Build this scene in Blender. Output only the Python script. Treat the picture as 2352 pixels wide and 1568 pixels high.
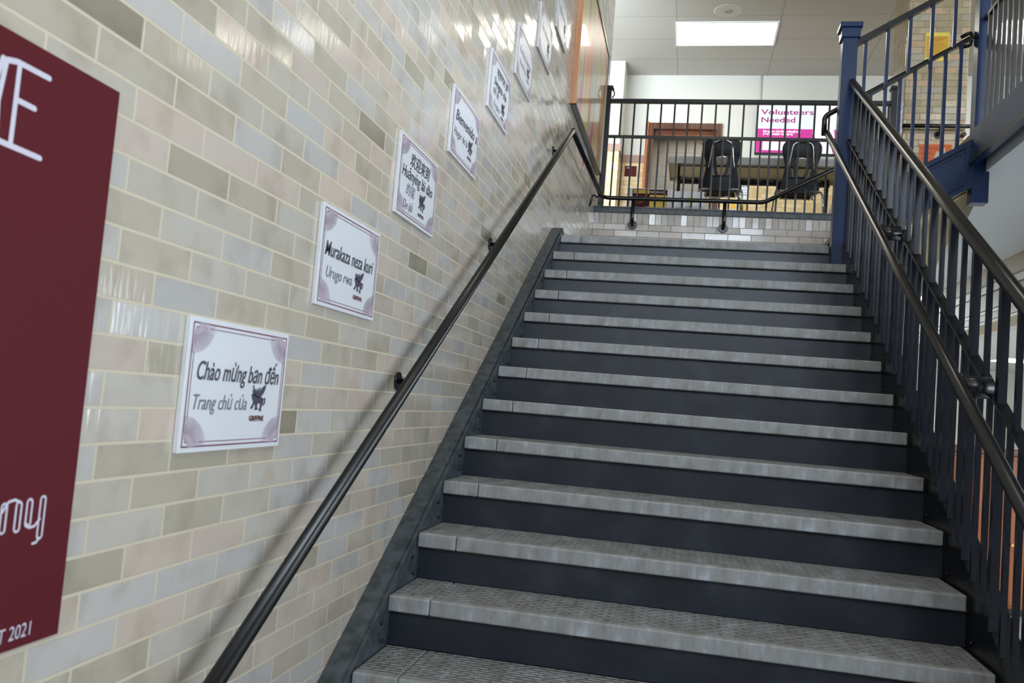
import bpy, bmesh, math, random
from mathutils import Vector, Matrix, Euler

random.seed(4)
S = bpy.context.scene
for o in list(bpy.data.objects):
    bpy.data.objects.remove(o)
COL = S.collection

# ------------------------------------------------------------------ camera
cd = bpy.data.cameras.new('camera')
cam = bpy.data.objects.new('camera', cd)
COL.objects.link(cam)
cam.location = (0.98859, -2.46250, 0.83702)
cam.rotation_euler = Euler((1.6394867, -0.0810675, 0.19749617), 'XYZ')
cd.sensor_width = 36.0
cd.lens = 36.0 * 1962.187 / 2352.0
cd.clip_start = 0.05
cd.dof.use_dof = True
cd.dof.focus_distance = 4.3
cd.dof.aperture_fstop = 5.6
S.camera = cam

# ------------------------------------------------------------------ world, exposure
w = bpy.data.worlds.new('world'); S.world = w; w.use_nodes = True
bg = w.node_tree.nodes['Background']
bg.inputs[0].default_value = (0.76, 0.87, 1.0, 1)
bg.inputs[1].default_value = 17.5
S.view_settings.view_transform = 'Standard'
S.view_settings.look = 'None'
S.view_settings.gamma = 1.0
S.view_settings.use_curve_mapping = False
S.view_settings.exposure = 0.0
S.cycles.max_bounces = 8
S.cycles.diffuse_bounces = 5
S.cycles.sample_clamp_indirect = 6.0
S.cycles.caustics_reflective = False
PANEL_STRENGTH = 8.0

def area(name, loc, rot, sx, sy, power, color, portal=False):
    l = bpy.data.lights.new(name, 'AREA'); l.shape = 'RECTANGLE'
    l.size = sx; l.size_y = sy; l.energy = power; l.color = color
    o = bpy.data.objects.new(name, l); COL.objects.link(o)
    o.location = loc; o.rotation_euler = rot
    if portal: l.cycles.is_portal = True
    return o
# daylight comes in through the window wall behind the camera (portals guide the sky light)
WINS = [(0.35, 1.95), (2.25, 3.85), (4.15, 5.75), (6.05, 7.65)]
WY, WZ0, WZ1 = -6.5, 3.1, 5.15
# unseen windows added on the right to light the stairwell: lower and upper row
SW_Y = [(-6.0, -4.2), (-3.6, -1.8), (-1.2, .6), (1.2, 3.0), (3.6, 5.4), (6.6, 8.4)]
SW_Z = [(.05, 1.75), (4.1, 5.1)]
for a, b in SW_Y:
    for c, d in SW_Z:
        area('window_portal', (8.12, (a + b) / 2, (c + d) / 2), (0, math.radians(90), 0), d - c, b - a, 1, (1, 1, 1), True)
for a, b in WINS:
    area('window_portal', ((a + b) / 2, WY - .02, (WZ0 + WZ1) / 2), (math.radians(90), 0, 0), b - a, WZ1 - WZ0, 1, (1, 1, 1), True)

# ------------------------------------------------------------------ materials
def lin(c):
    return tuple(((x / 255) / 12.92 if x / 255 <= .04045 else ((x / 255 + .055) / 1.055) ** 2.4) for x in c) + (1,)

def mat(name, rgb, rough=.5, metal=0, spec=.5, emit=None, strength=0, coat=0):
    m = bpy.data.materials.new(name); m.use_nodes = True
    b = m.node_tree.nodes['Principled BSDF']
    b.inputs['Base Color'].default_value = lin(rgb)
    b.inputs['Roughness'].default_value = rough
    b.inputs['Metallic'].default_value = metal
    b.inputs['Specular IOR Level'].default_value = spec
    b.inputs['Coat Weight'].default_value = coat
    if emit:
        b.inputs['Emission Color'].default_value = lin(emit)
        b.inputs['Emission Strength'].default_value = strength
    m.diffuse_color = lin(rgb)
    return m

class NT:
    def __init__(s, m): s.t = m.node_tree; s.b = s.t.nodes['Principled BSDF']
    def n(s, typ, **kw):
        x = s.t.nodes.new(typ)
        for k, v in kw.items():
            if k.startswith('i_'): x.inputs[k[2:].replace('_', ' ')].default_value = v
            else: setattr(x, k, v)
        return x
    def l(s, a, b): s.t.links.new(a, b)

def ramp(nt, fac, stops, interp='LINEAR'):
    r = nt.n('ShaderNodeValToRGB'); r.color_ramp.interpolation = interp
    e = r.color_ramp.elements
    while len(e) < len(stops): e.new(.5)
    for i, (p, c) in enumerate(stops): e[i].position = p; e[i].color = c
    nt.l(fac, r.inputs[0]); return r.outputs[0]

def noise_bump(m, scale=40, dist=.001, strength=.3, vec=None, col=None, amount=.0):
    nt = NT(m); tc = nt.n('ShaderNodeTexCoord')
    mp = nt.n('ShaderNodeMapping')
    if vec: mp.inputs['Scale'].default_value = vec
    nt.l(tc.outputs['Object'], mp.inputs[0])
    no = nt.n('ShaderNodeTexNoise', i_Scale=scale, i_Detail=4.0); nt.l(mp.outputs[0], no.inputs['Vector'])
    bu = nt.n('ShaderNodeBump', i_Strength=strength, i_Distance=dist); nt.l(no.outputs[0], bu.inputs['Height'])
    nt.l(bu.outputs[0], nt.b.inputs['Normal'])
    if col:
        c = ramp(nt, no.outputs[0], col); nt.l(c, nt.b.inputs['Base Color'])
    return m

def brick(name, axes, bw, bh, off, mortar, stops, mcol, rough=(.12, .3), shift=.5, bumpd=.0016, streak=1.0):
    """glazed brick: axes picks the two object axes that span the wall"""
    m = mat(name, (180, 176, 168), .2, spec=.85); nt = NT(m)
    tc = nt.n('ShaderNodeTexCoord'); sp = nt.n('ShaderNodeSeparateXYZ'); nt.l(tc.outputs['Object'], sp.inputs[0])
    cb = nt.n('ShaderNodeCombineXYZ')
    for k, ax in enumerate(axes):
        ad = nt.n('ShaderNodeMath', operation='ADD'); ad.inputs[1].default_value = off[k]
        nt.l(sp.outputs['XYZ'.index(ax)], ad.inputs[0]); nt.l(ad.outputs[0], cb.inputs[k])
    def bt(c1, c2, mc, smooth=.1, ms=mortar):
        b = nt.n('ShaderNodeTexBrick', offset=shift, offset_frequency=2, squash=1.0)
        b.inputs['Color1'].default_value = c1; b.inputs['Color2'].default_value = c2; b.inputs['Mortar'].default_value = mc
        b.inputs['Scale'].default_value = 1.0; b.inputs['Mortar Size'].default_value = ms
        b.inputs['Mortar Smooth'].default_value = smooth; b.inputs['Bias'].default_value = 0
        b.inputs['Brick Width'].default_value = bw; b.inputs['Row Height'].default_value = bh
        nt.l(cb.outputs[0], b.inputs[0]); return b
    b0 = bt((0, 0, 0, 1), (1, 1, 1, 1), (0, 0, 0, 1), ms=0.0)
    bm = bt((0, 0, 0, 1), (0, 0, 0, 1), (1, 1, 1, 1), .15)
    bcol = ramp(nt, b0.outputs['Color'], stops, 'CONSTANT')
    # mottling inside a brick
    no = nt.n('ShaderNodeTexNoise', i_Scale=9.0, i_Detail=3.0); nt.l(tc.outputs['Object'], no.inputs['Vector'])
    mixv = nt.n('ShaderNodeMix', data_type='RGBA', blend_type='MULTIPLY'); mixv.inputs['Factor'].default_value = 1.0
    tone = ramp(nt, no.outputs[0], [(0.3, (.84, .82, .78, 1)), (0.5, (1, .99, .97, 1)), (0.70, (1.0, 1.0, 1.0, 1))])
    nt.l(bcol, mixv.inputs['A']); nt.l(tone, mixv.inputs['B'])
    # occasional rusty stains
    n2 = nt.n('ShaderNodeTexNoise', i_Scale=5.5, i_Detail=2.0); nt.l(cb.outputs[0], n2.inputs['Vector'])
    st = ramp(nt, n2.outputs[0], [(0.70, (0, 0, 0, 1)), (0.80, (.5, .5, .5, 1))])
    mx2 = nt.n('ShaderNodeMix', data_type='RGBA'); nt.l(st, mx2.inputs['Factor']); nt.l(mixv.outputs['Result'], mx2.inputs['A'])
    mx2.inputs['B'].default_value = lin((160, 138, 105))
    mx = nt.n('ShaderNodeMix', data_type='RGBA'); nt.l(bm.outputs['Fac'], mx.inputs['Factor'])
    nt.l(mx2.outputs['Result'], mx.inputs['A']); mx.inputs['B'].default_value = lin(mcol)
    nt.l(mx.outputs['Result'], nt.b.inputs['Base Color'])
    rr = nt.n('ShaderNodeMapRange'); rr.inputs['To Min'].default_value = rough[0]; rr.inputs['To Max'].default_value = .75
    nt.l(bm.outputs['Fac'], rr.inputs['Value']); nt.l(rr.outputs[0], nt.b.inputs['Roughness'])
    # surface: recessed joints, drawn-glaze ripples, each brick slightly tilted
    inv = nt.n('ShaderNodeMath', operation='SUBTRACT'); inv.inputs[0].default_value = 1; nt.l(bm.outputs['Fac'], inv.inputs[1])
    b1 = nt.n('ShaderNodeBump', i_Strength=.8, i_Distance=bumpd); nt.l(inv.outputs[0], b1.inputs['Height'])
    mp = nt.n('ShaderNodeMapping'); mp.inputs['Scale'].default_value = (60 * streak, 9 / streak, 1)
    nt.l(cb.outputs[0], mp.inputs[0])
    n3 = nt.n('ShaderNodeTexNoise', i_Scale=1.0, i_Detail=3.0); nt.l(mp.outputs[0], n3.inputs['Vector'])
    b2 = nt.n('ShaderNodeBump', i_Strength=.55, i_Distance=.0011); nt.l(n3.outputs[0], b2.inputs['Height']); nt.l(b1.outputs[0], b2.inputs['Normal'])
    # tilt per brick
    ml = nt.n('ShaderNodeVectorMath', operation='SCALE'); ml.inputs['Scale'].default_value = .065
    sb = nt.n('ShaderNodeVectorMath', operation='SUBTRACT'); sb.inputs[1].default_value = (.5, .5, .5)
    wn = nt.n('ShaderNodeTexWhiteNoise'); nt.l(b0.outputs['Color'], wn.inputs['Vector'])
    nt.l(wn.outputs['Color'], sb.inputs[0]); nt.l(sb.outputs[0], ml.inputs[0])
    ad = nt.n('ShaderNodeVectorMath', operation='ADD'); nt.l(b2.outputs[0], ad.inputs[0]); nt.l(ml.outputs[0], ad.inputs[1])
    nm = nt.n('ShaderNodeVectorMath', operation='NORMALIZE'); nt.l(ad.outputs[0], nm.inputs[0])
    nt.l(nm.outputs[0], nt.b.inputs['Normal'])
    return m

def L(*c): return lin(c)
WALLSTOPS = [(0.0, L(184, 178, 168)), (0.13, L(180, 173, 161)), (0.26, L(183, 179, 174)), (0.40, L(177, 167, 152)), (0.50, L(189, 176, 165)),
             (0.62, L(179, 176, 172)), (0.72, L(178, 170, 156)), (0.82, L(191, 177, 164)), (0.90, L(174, 166, 151)), (0.955, L(166, 158, 142)), (0.987, L(142, 134, 116))]
M = {}
M['brick_left'] = brick('glazed_brick', 'YZ', .2215, .0635, (.811 + .2215 * 8, -.005 + .0635 * 20), .0034, WALLSTOPS, (192, 181, 158), (.12, .3))
M['brick_back'] = brick('white_glazed_brick', 'XZ', .2155, .0635, (.106 + .2155 * 4, .032 + .0635 * 20), .0035,
    [(0, L(198, 189, 180)), (.4, L(204, 192, 182)), (.7, L(192, 184, 176)), (.9, L(205, 198, 190))], (150, 140, 125), (.16, .3))
M['brick_soldier'] = brick('soldier_brick', 'XZ', .0605, .108, (.0025 + .605, -2.633 + 1.08), .0032,
    [(0, L(188, 181, 174)), (.4, L(198, 190, 182)), (.7, L(182, 176, 170)), (.9, L(202, 196, 188))], (150, 140, 125), (.14, .3), shift=0)
M['brick_pier'] = brick('tan_glazed_brick', 'XZ', .2155, .0635, (.05, 0), .004,
    [(0, L(180, 168, 140)), (.25, L(170, 156, 126)), (.45, L(188, 172, 150)), (.6, L(178, 172, 156)), (.8, L(196, 168, 140))], (140, 126, 100), (.14, .3))
M['brick_pier_side'] = brick('tan_glazed_brick_side', 'YZ', .2155, .0635, (.05, 0), .004,
    [(0, L(180, 168, 140)), (.25, L(170, 156, 126)), (.45, L(188, 172, 150)), (.6, L(178, 172, 156)), (.8, L(196, 168, 140))], (140, 126, 100), (.14, .3))
M['brick_yellow'] = brick('yellow_glazed_brick', 'XZ', .27, .0635, (.05, 0), .003,
    [(0, L(205, 183, 138)), (.35, L(198, 176, 132)), (.6, L(212, 190, 148)), (.85, L(200, 172, 126))], (170, 145, 100), (.14, .3))
M['brick_yellow_side'] = brick('yellow_glazed_brick_side', 'YZ', .27, .0635, (.05, 0), .003,
    [(0, L(205, 183, 138)), (.35, L(198, 176, 132)), (.6, L(212, 190, 148)), (.85, L(200, 172, 126))], (170, 145, 100), (.14, .3))
M['brick_dark'] = brick('brown_glazed_brick', 'XZ', .2155, .0635, (.05, 0), .004, [(0, L(84, 74, 60)), (.4, L(74, 66, 54)), (.7, L(92, 80, 66))], (70, 62, 50), (.3, .4))
M['steel'] = noise_bump(mat('painted_steel', (12, 14, 19), .30, spec=.5), 60, .0008, .25)
M['steel_daylit'] = noise_bump(mat('painted_steel_daylit', (24, 46, 84), .30, spec=.4), 60, .0008, .3)  # same paint as the dark steel, with blue daylight put into its colour
M['steel_bar'] = noise_bump(mat('painted_steel_bar', (11, 16, 28), .30, spec=.45), 60, .0008, .3)
M['rail'] = noise_bump(mat('painted_pipe', (14, 14, 15), .26, spec=.5), 30, .0008, .2)
M['riser'] = noise_bump(mat('painted_riser', (24, 27, 36), .38, spec=.5), 6, .001, .2,
    col=[(0.3, L(28, 31, 40)), (0.55, L(36, 40, 50)), (0.75, L(52, 55, 64))])
M['channel'] = noise_bump(mat('worn_steel_channel', (70, 78, 84), .4, spec=.5), 25, .001, .3,
    col=[(0.35, L(48, 55, 60)), (0.6, L(76, 84, 90))])
M['chrome'] = mat('chrome', (215, 215, 215), .12, 1)
M['white_wall'] = noise_bump(mat('cream_paint', (196, 194, 183), .55), 30, .0006, .2)
M['plaster'] = noise_bump(mat('white_plaster', (214, 220, 226), .6), 8, .002, .2)
M['tan_paint'] = mat('tan_paint', (150, 134, 98), .6)
M['tan_band'] = mat('tan_band', (140, 122, 92), .5)
M['cream_band'] = mat('cream_band', (186, 178, 158), .5)
M['grey_band'] = mat('grey_band', (176, 172, 164), .5)
M['dark_joint'] = mat('dark_joint', (90, 80, 62), .6)
M['cap_brown'] = mat('mauve_tile_cap', (150, 120, 104), .3)
M['white_plastic'] = mat('white_plastic', (240, 241, 242), .35)
M['table_plastic'] = mat('grey_white_plastic', (205, 204, 200), .45)
M['table_under'] = mat('table_underside', (150, 148, 140), .6)
M['black_plastic'] = noise_bump(mat('black_plastic', (9, 11, 17), .42, spec=.3), 90, .0004, .3)
M['black'] = mat('black_metal', (12, 12, 13), .4)
M['sign_white'] = mat('sign_white', (208, 210, 213), .36, spec=.8)
M['maroon'] = mat('maroon_print', (82, 22, 30), .6, spec=.15)
M['line'] = mat('maroon_line', (116, 62, 80), .4)
M['line_pale'] = mat('mauve_hatching', (176, 160, 172), .4)
M['ink'] = mat('charcoal_ink', (62, 60, 72), .5)
M['ink_light'] = mat('grey_ink', (112, 112, 124), .5)
M['ink_glare'] = mat('glare_paled_ink', (150, 150, 158), .4)  # ink paled in colour to stand for glare over the top signs
M['letter'] = mat('pale_letter', (196, 192, 204), .4)
M['floor'] = mat('lobby_floor', (190, 190, 186), .25)
M['floor_up'] = mat('upper_floor', (120, 118, 112), .3)
M['grey_block'] = brick('painted_block', 'XZ', .40, .20, (0, 0), .004, [(0, L(150, 149, 142)), (.5, L(154, 153, 146))], (128, 127, 120), (.5, .6), bumpd=.001)
M['orange_paper'] = mat('orange_paper', (205, 92, 28), .6)
M['yellow_paper'] = mat('yellow_paper', (226, 206, 84), .6)
M['mustard'] = mat('mustard_paper', (206, 160, 48), .6)
M['yellow'] = mat('yellow_print', (236, 196, 30), .3)
M['gold_ink'] = mat('gold_ink', (180, 120, 30), .5)
M['lemon'] = mat('lemon_print', (240, 222, 60), .5)
M['brass'] = mat('brass', (200, 160, 90), .25, 1)
M['aluminium'] = mat('aluminium', (150, 150, 150), .3, 1)
M['blue_ink'] = mat('blue_print', (70, 130, 160), .4)
M['panel'] = mat('lit_diffuser', (255, 255, 255), .4, emit=(255, 246, 230), strength=PANEL_STRENGTH)
M['grille'] = mat('speaker_grille', (176, 174, 166), .5)
M['speaker'] = mat('speaker_cap', (140, 138, 132), .5)

def wood(name, c0, c1, c2, axis='Z', rough=.3):
    m = mat(name, c1, rough); nt = NT(m); tc = nt.n('ShaderNodeTexCoord'); mp = nt.n('ShaderNodeMapping')
    mp.inputs['Scale'].default_value = {'Z': (30, 30, 1.5), 'X': (1.5, 30, 30)}[axis]; nt.l(tc.outputs['Object'], mp.inputs[0])
    no = nt.n('ShaderNodeTexNoise', i_Scale=1.0, i_Detail=5.0); nt.l(mp.outputs[0], no.inputs['Vector'])
    nt.l(ramp(nt, no.outputs[0], [(.3, lin(c0)), (.5, lin(c1)), (.7, lin(c2))]), nt.b.inputs['Base Color'])
    return m
M['wood_dark'] = wood('reddish_oak', (56, 29, 14), (78, 43, 22), (98, 57, 30))
M['wood_dark_x'] = wood('reddish_oak_rail', (66, 32, 16), (96, 52, 28), (116, 66, 36), 'X')
M['wood_orange'] = wood('orange_oak', (116, 58, 16), (148, 78, 24), (166, 96, 38))
M['wood_frame'] = wood('light_oak', (190, 132, 92), (206, 150, 112), (216, 164, 126))

def ceiling_mat():
    m = mat('acoustic_tile', (196, 194, 186), .8); nt = NT(m)
    tc = nt.n('ShaderNodeTexCoord'); sp = nt.n('ShaderNodeSeparateXYZ'); nt.l(tc.outputs['Object'], sp.inputs[0])
    cb = nt.n('ShaderNodeCombineXYZ')
    for k, of in ((0, .62 + 12.2), (1, .01 + 12.8)):
        ad = nt.n('ShaderNodeMath', operation='ADD'); ad.inputs[1].default_value = of
        nt.l(sp.outputs[k], ad.inputs[0]); nt.l(ad.outputs[0], cb.inputs[k])
    b = nt.n('ShaderNodeTexBrick', offset=0.0)
    b.inputs['Color1'].default_value = L(170, 168, 160); b.inputs['Color2'].default_value = L(173, 171, 163)
    b.inputs['Mortar'].default_value = L(150, 148, 140); b.inputs['Scale'].default_value = 1
    b.inputs['Mortar Size'].default_value = .009; b.inputs['Mortar Smooth'].default_value = .2
    b.inputs['Brick Width'].default_value = 1.22; b.inputs['Row Height'].default_value = .64
    nt.l(cb.outputs[0], b.inputs[0]); nt.l(b.outputs['Color'], nt.b.inputs['Base Color'])
    return m
M['ceiling'] = ceiling_mat()

def tread_mat():
    m = mat('worn_grey_tread', (128, 132, 134), .6); nt = NT(m)
    tc = nt.n('ShaderNodeTexCoord')
    n1 = nt.n('ShaderNodeTexNoise', i_Scale=7.0, i_Detail=6.0, i_Roughness=.65)
    mp = nt.n('ShaderNodeMapping'); mp.inputs['Scale'].default_value = (2.2, 1, 1); nt.l(tc.outputs['Object'], mp.inputs[0]); nt.l(mp.outputs[0], n1.inputs['Vector'])
    base = ramp(nt, n1.outputs[0], [(.30, L(118, 117, 113)), (.45, L(138, 138, 136)), (.58, L(152, 154, 156)), (.70, L(178, 182, 190))])
    # fine drips down the nosing face
    mp2 = nt.n('ShaderNodeMapping'); mp2.inputs['Scale'].default_value = (70, 4, 6); nt.l(tc.outputs['Object'], mp2.inputs[0])
    n2 = nt.n('ShaderNodeTexNoise', i_Scale=1.0, i_Detail=3.0); nt.l(mp2.outputs[0], n2.inputs['Vector'])
    dr = ramp(nt, n2.outputs[0], [(.3, (.86, .86, .86, 1)), (.55, (1, 1, 1, 1)), (.8, (1.08, 1.09, 1.12, 1))])
    mx = nt.n('ShaderNodeMix', data_type='RGBA', blend_type='MULTIPLY'); mx.inputs['Factor'].default_value = .8
    nt.l(base, mx.inputs['A']); nt.l(dr, mx.inputs['B']); nt.l(mx.outputs['Result'], nt.b.inputs['Base Color'])
    nt.b.inputs['Roughness'].default_value = .5
    # raised lozenges on the top only, where the normal points up
    wv = nt.n('ShaderNodeTexBrick', offset=.5); sp = nt.n('ShaderNodeMapping'); nt.l(tc.outputs['Object'], sp.inputs[0])
    nt.l(sp.outputs[0], wv.inputs[0]); wv.inputs['Scale'].default_value = 1
    wv.inputs['Brick Width'].default_value = .05; wv.inputs['Row Height'].default_value = .022
    wv.inputs['Mortar Size'].default_value = .007; wv.inputs['Mortar Smooth'].default_value = 1.0
    gm = nt.n('ShaderNodeNewGeometry'); sg = nt.n('ShaderNodeSeparateXYZ'); nt.l(gm.outputs['True Normal'], sg.inputs[0])
    s2 = nt.n('ShaderNodeSeparateXYZ'); nt.l(tc.outputs['Object'], s2.inputs[0])
    lt = nt.n('ShaderNodeMath', operation='GREATER_THAN'); lt.inputs[1].default_value = .035; nt.l(s2.outputs[1], lt.inputs[0])
    up = nt.n('ShaderNodeMath', operation='GREATER_THAN'); up.inputs[1].default_value = .7; nt.l(sg.outputs[2], up.inputs[0])
    ml = nt.n('ShaderNodeMath', operation='MULTIPLY'); nt.l(lt.outputs[0], ml.inputs[0]); nt.l(up.outputs[0], ml.inputs[1])
    m3 = nt.n('ShaderNodeMath', operation='MULTIPLY'); nt.l(ml.outputs[0], m3.inputs[0]); nt.l(wv.outputs['Fac'], m3.inputs[1])
    bu = nt.n('ShaderNodeBump', i_Strength=1.0, i_Distance=.009); bu.invert = True; nt.l(m3.outputs[0], bu.inputs['Height'])
    b2 = nt.n('ShaderNodeBump', i_Strength=.25, i_Distance=.002); nt.l(n1.outputs[0], b2.inputs['Height']); nt.l(bu.outputs[0], b2.inputs['Normal'])
    nt.l(b2.outputs[0], nt.b.inputs['Normal'])
    return m
M['tread'] = tread_mat()

def quilt_mat():
    m = mat('striped_artwork', (200, 180, 90), .35, coat=.35); nt = NT(m)
    tc = nt.n('ShaderNodeTexCoord'); mp = nt.n('ShaderNodeMapping'); mp.inputs['Rotation'].default_value = (math.radians(18), 0, 0)
    mp.inputs['Scale'].default_value = (1, 7.0, 1.6); nt.l(tc.outputs['Object'], mp.inputs[0])
    v = nt.n('ShaderNodeTexVoronoi', i_Scale=1.0); v.distance = 'MANHATTAN'; nt.l(mp.outputs[0], v.inputs['Vector'])
    s = nt.n('ShaderNodeSeparateColor'); nt.l(v.outputs['Color'], s.inputs[0])
    nt.l(ramp(nt, s.outputs[0], [(0, L(176, 156, 62)), (.22, L(150, 142, 120)), (.40, L(190, 76, 60)), (.50, L(188, 166, 84)), (.66, L(104, 100, 100)),
        (.76, L(206, 96, 40)), (.86, L(190, 60, 96)), (.93, L(170, 160, 120))], 'CONSTANT'), nt.b.inputs['Base Color'])
    return m
M['quilt'] = quilt_mat()

def emit_mat(name, rgb, s):
    return mat(name, (5, 5, 5), .25, emit=rgb, strength=s)
TVS = 1.25
M['scr_blue'] = emit_mat('screen_pale_blue', (222, 240, 255), TVS)
M['scr_mag'] = emit_mat('screen_magenta', (200, 62, 150), TVS)
M['scr_text'] = emit_mat('screen_dark_magenta', (166, 44, 112), TVS)
M['scr_white'] = emit_mat('screen_white', (252, 246, 252), TVS)
M['scr_lilac'] = emit_mat('screen_lilac', (228, 208, 248), TVS)
M['scr_grey'] = emit_mat('screen_grey', (196, 206, 226), TVS)

# ------------------------------------------------------------------ mesh helpers
class MB:
    def __init__(s): s.bm = bmesh.new()
    def quad(s, pts):
        s.bm.faces.new([s.bm.verts.new(p) for p in pts]); return s
    def poly(s, pts, ext=None):
        vs = [s.bm.verts.new(p) for p in pts]
        f = s.bm.faces.new(vs)
        if ext is not None:
            r = bmesh.ops.extrude_face_region(s.bm, geom=[f])
            bmesh.ops.translate(s.bm, verts=[g for g in r['geom'] if isinstance(g, bmesh.types.BMVert)], vec=Vector(ext))
        return s
    def box(s, a, b, bev=0, seg=2, mx=None):
        x0, y0, z0 = a; x1, y1, z1 = b
        r = bmesh.ops.create_cube(s.bm, size=1)
        vs = r['verts']
        bmesh.ops.scale(s.bm, vec=(x1 - x0, y1 - y0, z1 - z0), verts=vs)
        bmesh.ops.translate(s.bm, vec=((x0 + x1) / 2, (y0 + y1) / 2, (z0 + z1) / 2), verts=vs)
        if bev:
            es = list({e for v in vs for e in v.link_edges})
            r2 = bmesh.ops.bevel(s.bm, geom=es, offset=bev, segments=seg, affect='EDGES', profile=.5)
            vs = list({v for f in r2['faces'] for v in f.verts})
        if mx is not None: bmesh.ops.transform(s.bm, matrix=mx, verts=vs)
        return s
    def bar(s, p, q, wx, wy, up=(0, 0, 1)):
        """rectangular bar from p to q; wx across, wy along up"""
        p = Vector(p); q = Vector(q); d = (q - p).normalized()
        x = d.cross(Vector(up)).normalized(); y = x.cross(d).normalized()
        ring = lambda c: [s.bm.verts.new(c + x * sx * wx / 2 + y * sy * wy / 2) for sx, sy in ((-1, -1), (1, -1), (1, 1), (-1, 1))]
        A = ring(p); B = ring(q)
        s.bm.faces.new(A[::-1]); s.bm.faces.new(B)
        for i in range(4): s.bm.faces.new((A[i], A[(i + 1) % 4], B[(i + 1) % 4], B[i]))
        return s
    def tube(s, pts, r, n=16, caps=True, smooth_corner=0, csteps=5):
        P = [Vector(p) for p in pts]
        if smooth_corner:
            Q = [P[0]]
            for i in range(1, len(P) - 1):
                a, b, c = P[i - 1], P[i], P[i + 1]
                k = min(smooth_corner, (a - b).length * .45, (c - b).length * .45)
                a1 = b + (a - b).normalized() * k; c1 = b + (c - b).normalized() * k
                for j in range(csteps + 1):
                    t = j / csteps; Q.append(a1 * (1 - t) ** 2 + b * 2 * t * (1 - t) + c1 * t * t)
            Q.append(P[-1]); P = Q
        rings = []; prev = None
        for i, p in enumerate(P):
            if i == 0: d = P[1] - P[0]
            elif i == len(P) - 1: d = P[-1] - P[-2]
            else: d = (P[i + 1] - P[i]).normalized() + (P[i] - P[i - 1]).normalized()
            d.normalize()
            if prev is None:
                u = d.orthogonal().normalized()
            else:
                u = (prev - d * prev.dot(d)).normalized()
            prev = u; v = d.cross(u)
            rr = r[i] if isinstance(r, (list, tuple)) else r
            rings.append([s.bm.verts.new(p + (u * math.cos(2 * math.pi * k / n) + v * math.sin(2 * math.pi * k / n)) * rr) for k in range(n)])
        for a, b in zip(rings, rings[1:]):
            for k in range(n):
                f = s.bm.faces.new((a[k], a[(k + 1) % n], b[(k + 1) % n], b[k])); f.smooth = True
        if caps:
            s.bm.faces.new(rings[0][::-1]); s.bm.faces.new(rings[-1])
        return s
    def ribbon(s, pts, wd, nrm, th=.002):
        """flat stroke with round ends lying in the plane with normal nrm"""
        P = [Vector(p) for p in pts]; nrm = Vector(nrm); k_ = getattr(s, 'k_', 0)
        for a, b in zip(P, P[1:]):
            d = (b - a)
            if d.length < 1e-6: continue
            d.normalize(); x = d.cross(nrm).normalized() * wd / 2; o = nrm * (k_ * 1.2e-5); k_ += 1
            s.bm.faces.new([s.bm.verts.new(p + o) for p in (a - x, a + x, b + x, b - x)])
        for p in P:
            u = nrm.orthogonal().normalized(); v = nrm.cross(u); o = nrm * (k_ * 1.2e-5); k_ += 1
            s.bm.faces.new([s.bm.verts.new(p + o + (u * math.cos(q * math.pi / 5) + v * math.sin(q * math.pi / 5)) * wd / 2) for q in range(10)])
        s.k_ = k_ % 40; s.flat = True
        return s
    def build(s, name, m, parent=None):
        if not getattr(s, 'flat', False): bmesh.ops.recalc_face_normals(s.bm, faces=s.bm.faces)
        me = bpy.data.meshes.new(name); s.bm.to_mesh(me); s.bm.free()
        for mm in (m if isinstance(m, (list, tuple)) else [m]): me.materials.append(mm)
        o = bpy.data.objects.new(name, me); COL.objects.link(o)
        if parent is not None:
            o.parent = parent; o.matrix_parent_inverse = Matrix.Translation(-Vector(parent.location))
        return o

def struct(o): o['kind'] = 'structure'; return o
def thing(name, label, cat, loc, group=None):
    o = bpy.data.objects.new(name, None); COL.objects.link(o); o.location = loc
    o.empty_display_size = .1
    return tag(o, label, cat, group)
def tag(o, label, cat, group=None):
    o['label'] = label; o['category'] = cat
    if group: o['group'] = group
    return o
def plab(o, label): o['label'] = label; return o
def boxo(name, m, a, b, parent=None, bev=0): return MB().box(a, b, bev).build(name, m, parent)

def text_polys(txt, size, shear=0, sx=1.0, bold=0, align='LEFT', spacing=1.0):
    """text -> list of faces (lists of 2-D points) with Blender's built-in font"""
    c = bpy.data.curves.new('t', 'FONT'); c.body = txt; c.size = size; c.shear = shear; c.offset = bold
    c.align_x = align; c.space_character = spacing; c.resolution_u = 3
    o = bpy.data.objects.new('t', c); COL.objects.link(o)
    dg = bpy.context.evaluated_depsgraph_get(); dg.update()
    me = bpy.data.meshes.new_from_object(o.evaluated_get(dg))
    out = [[(me.vertices[i].co.x * sx, me.vertices[i].co.y) for i in p.vertices] for p in me.polygons]
    bpy.data.objects.remove(o); bpy.data.curves.remove(c); bpy.data.meshes.remove(me)
    return out

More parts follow.
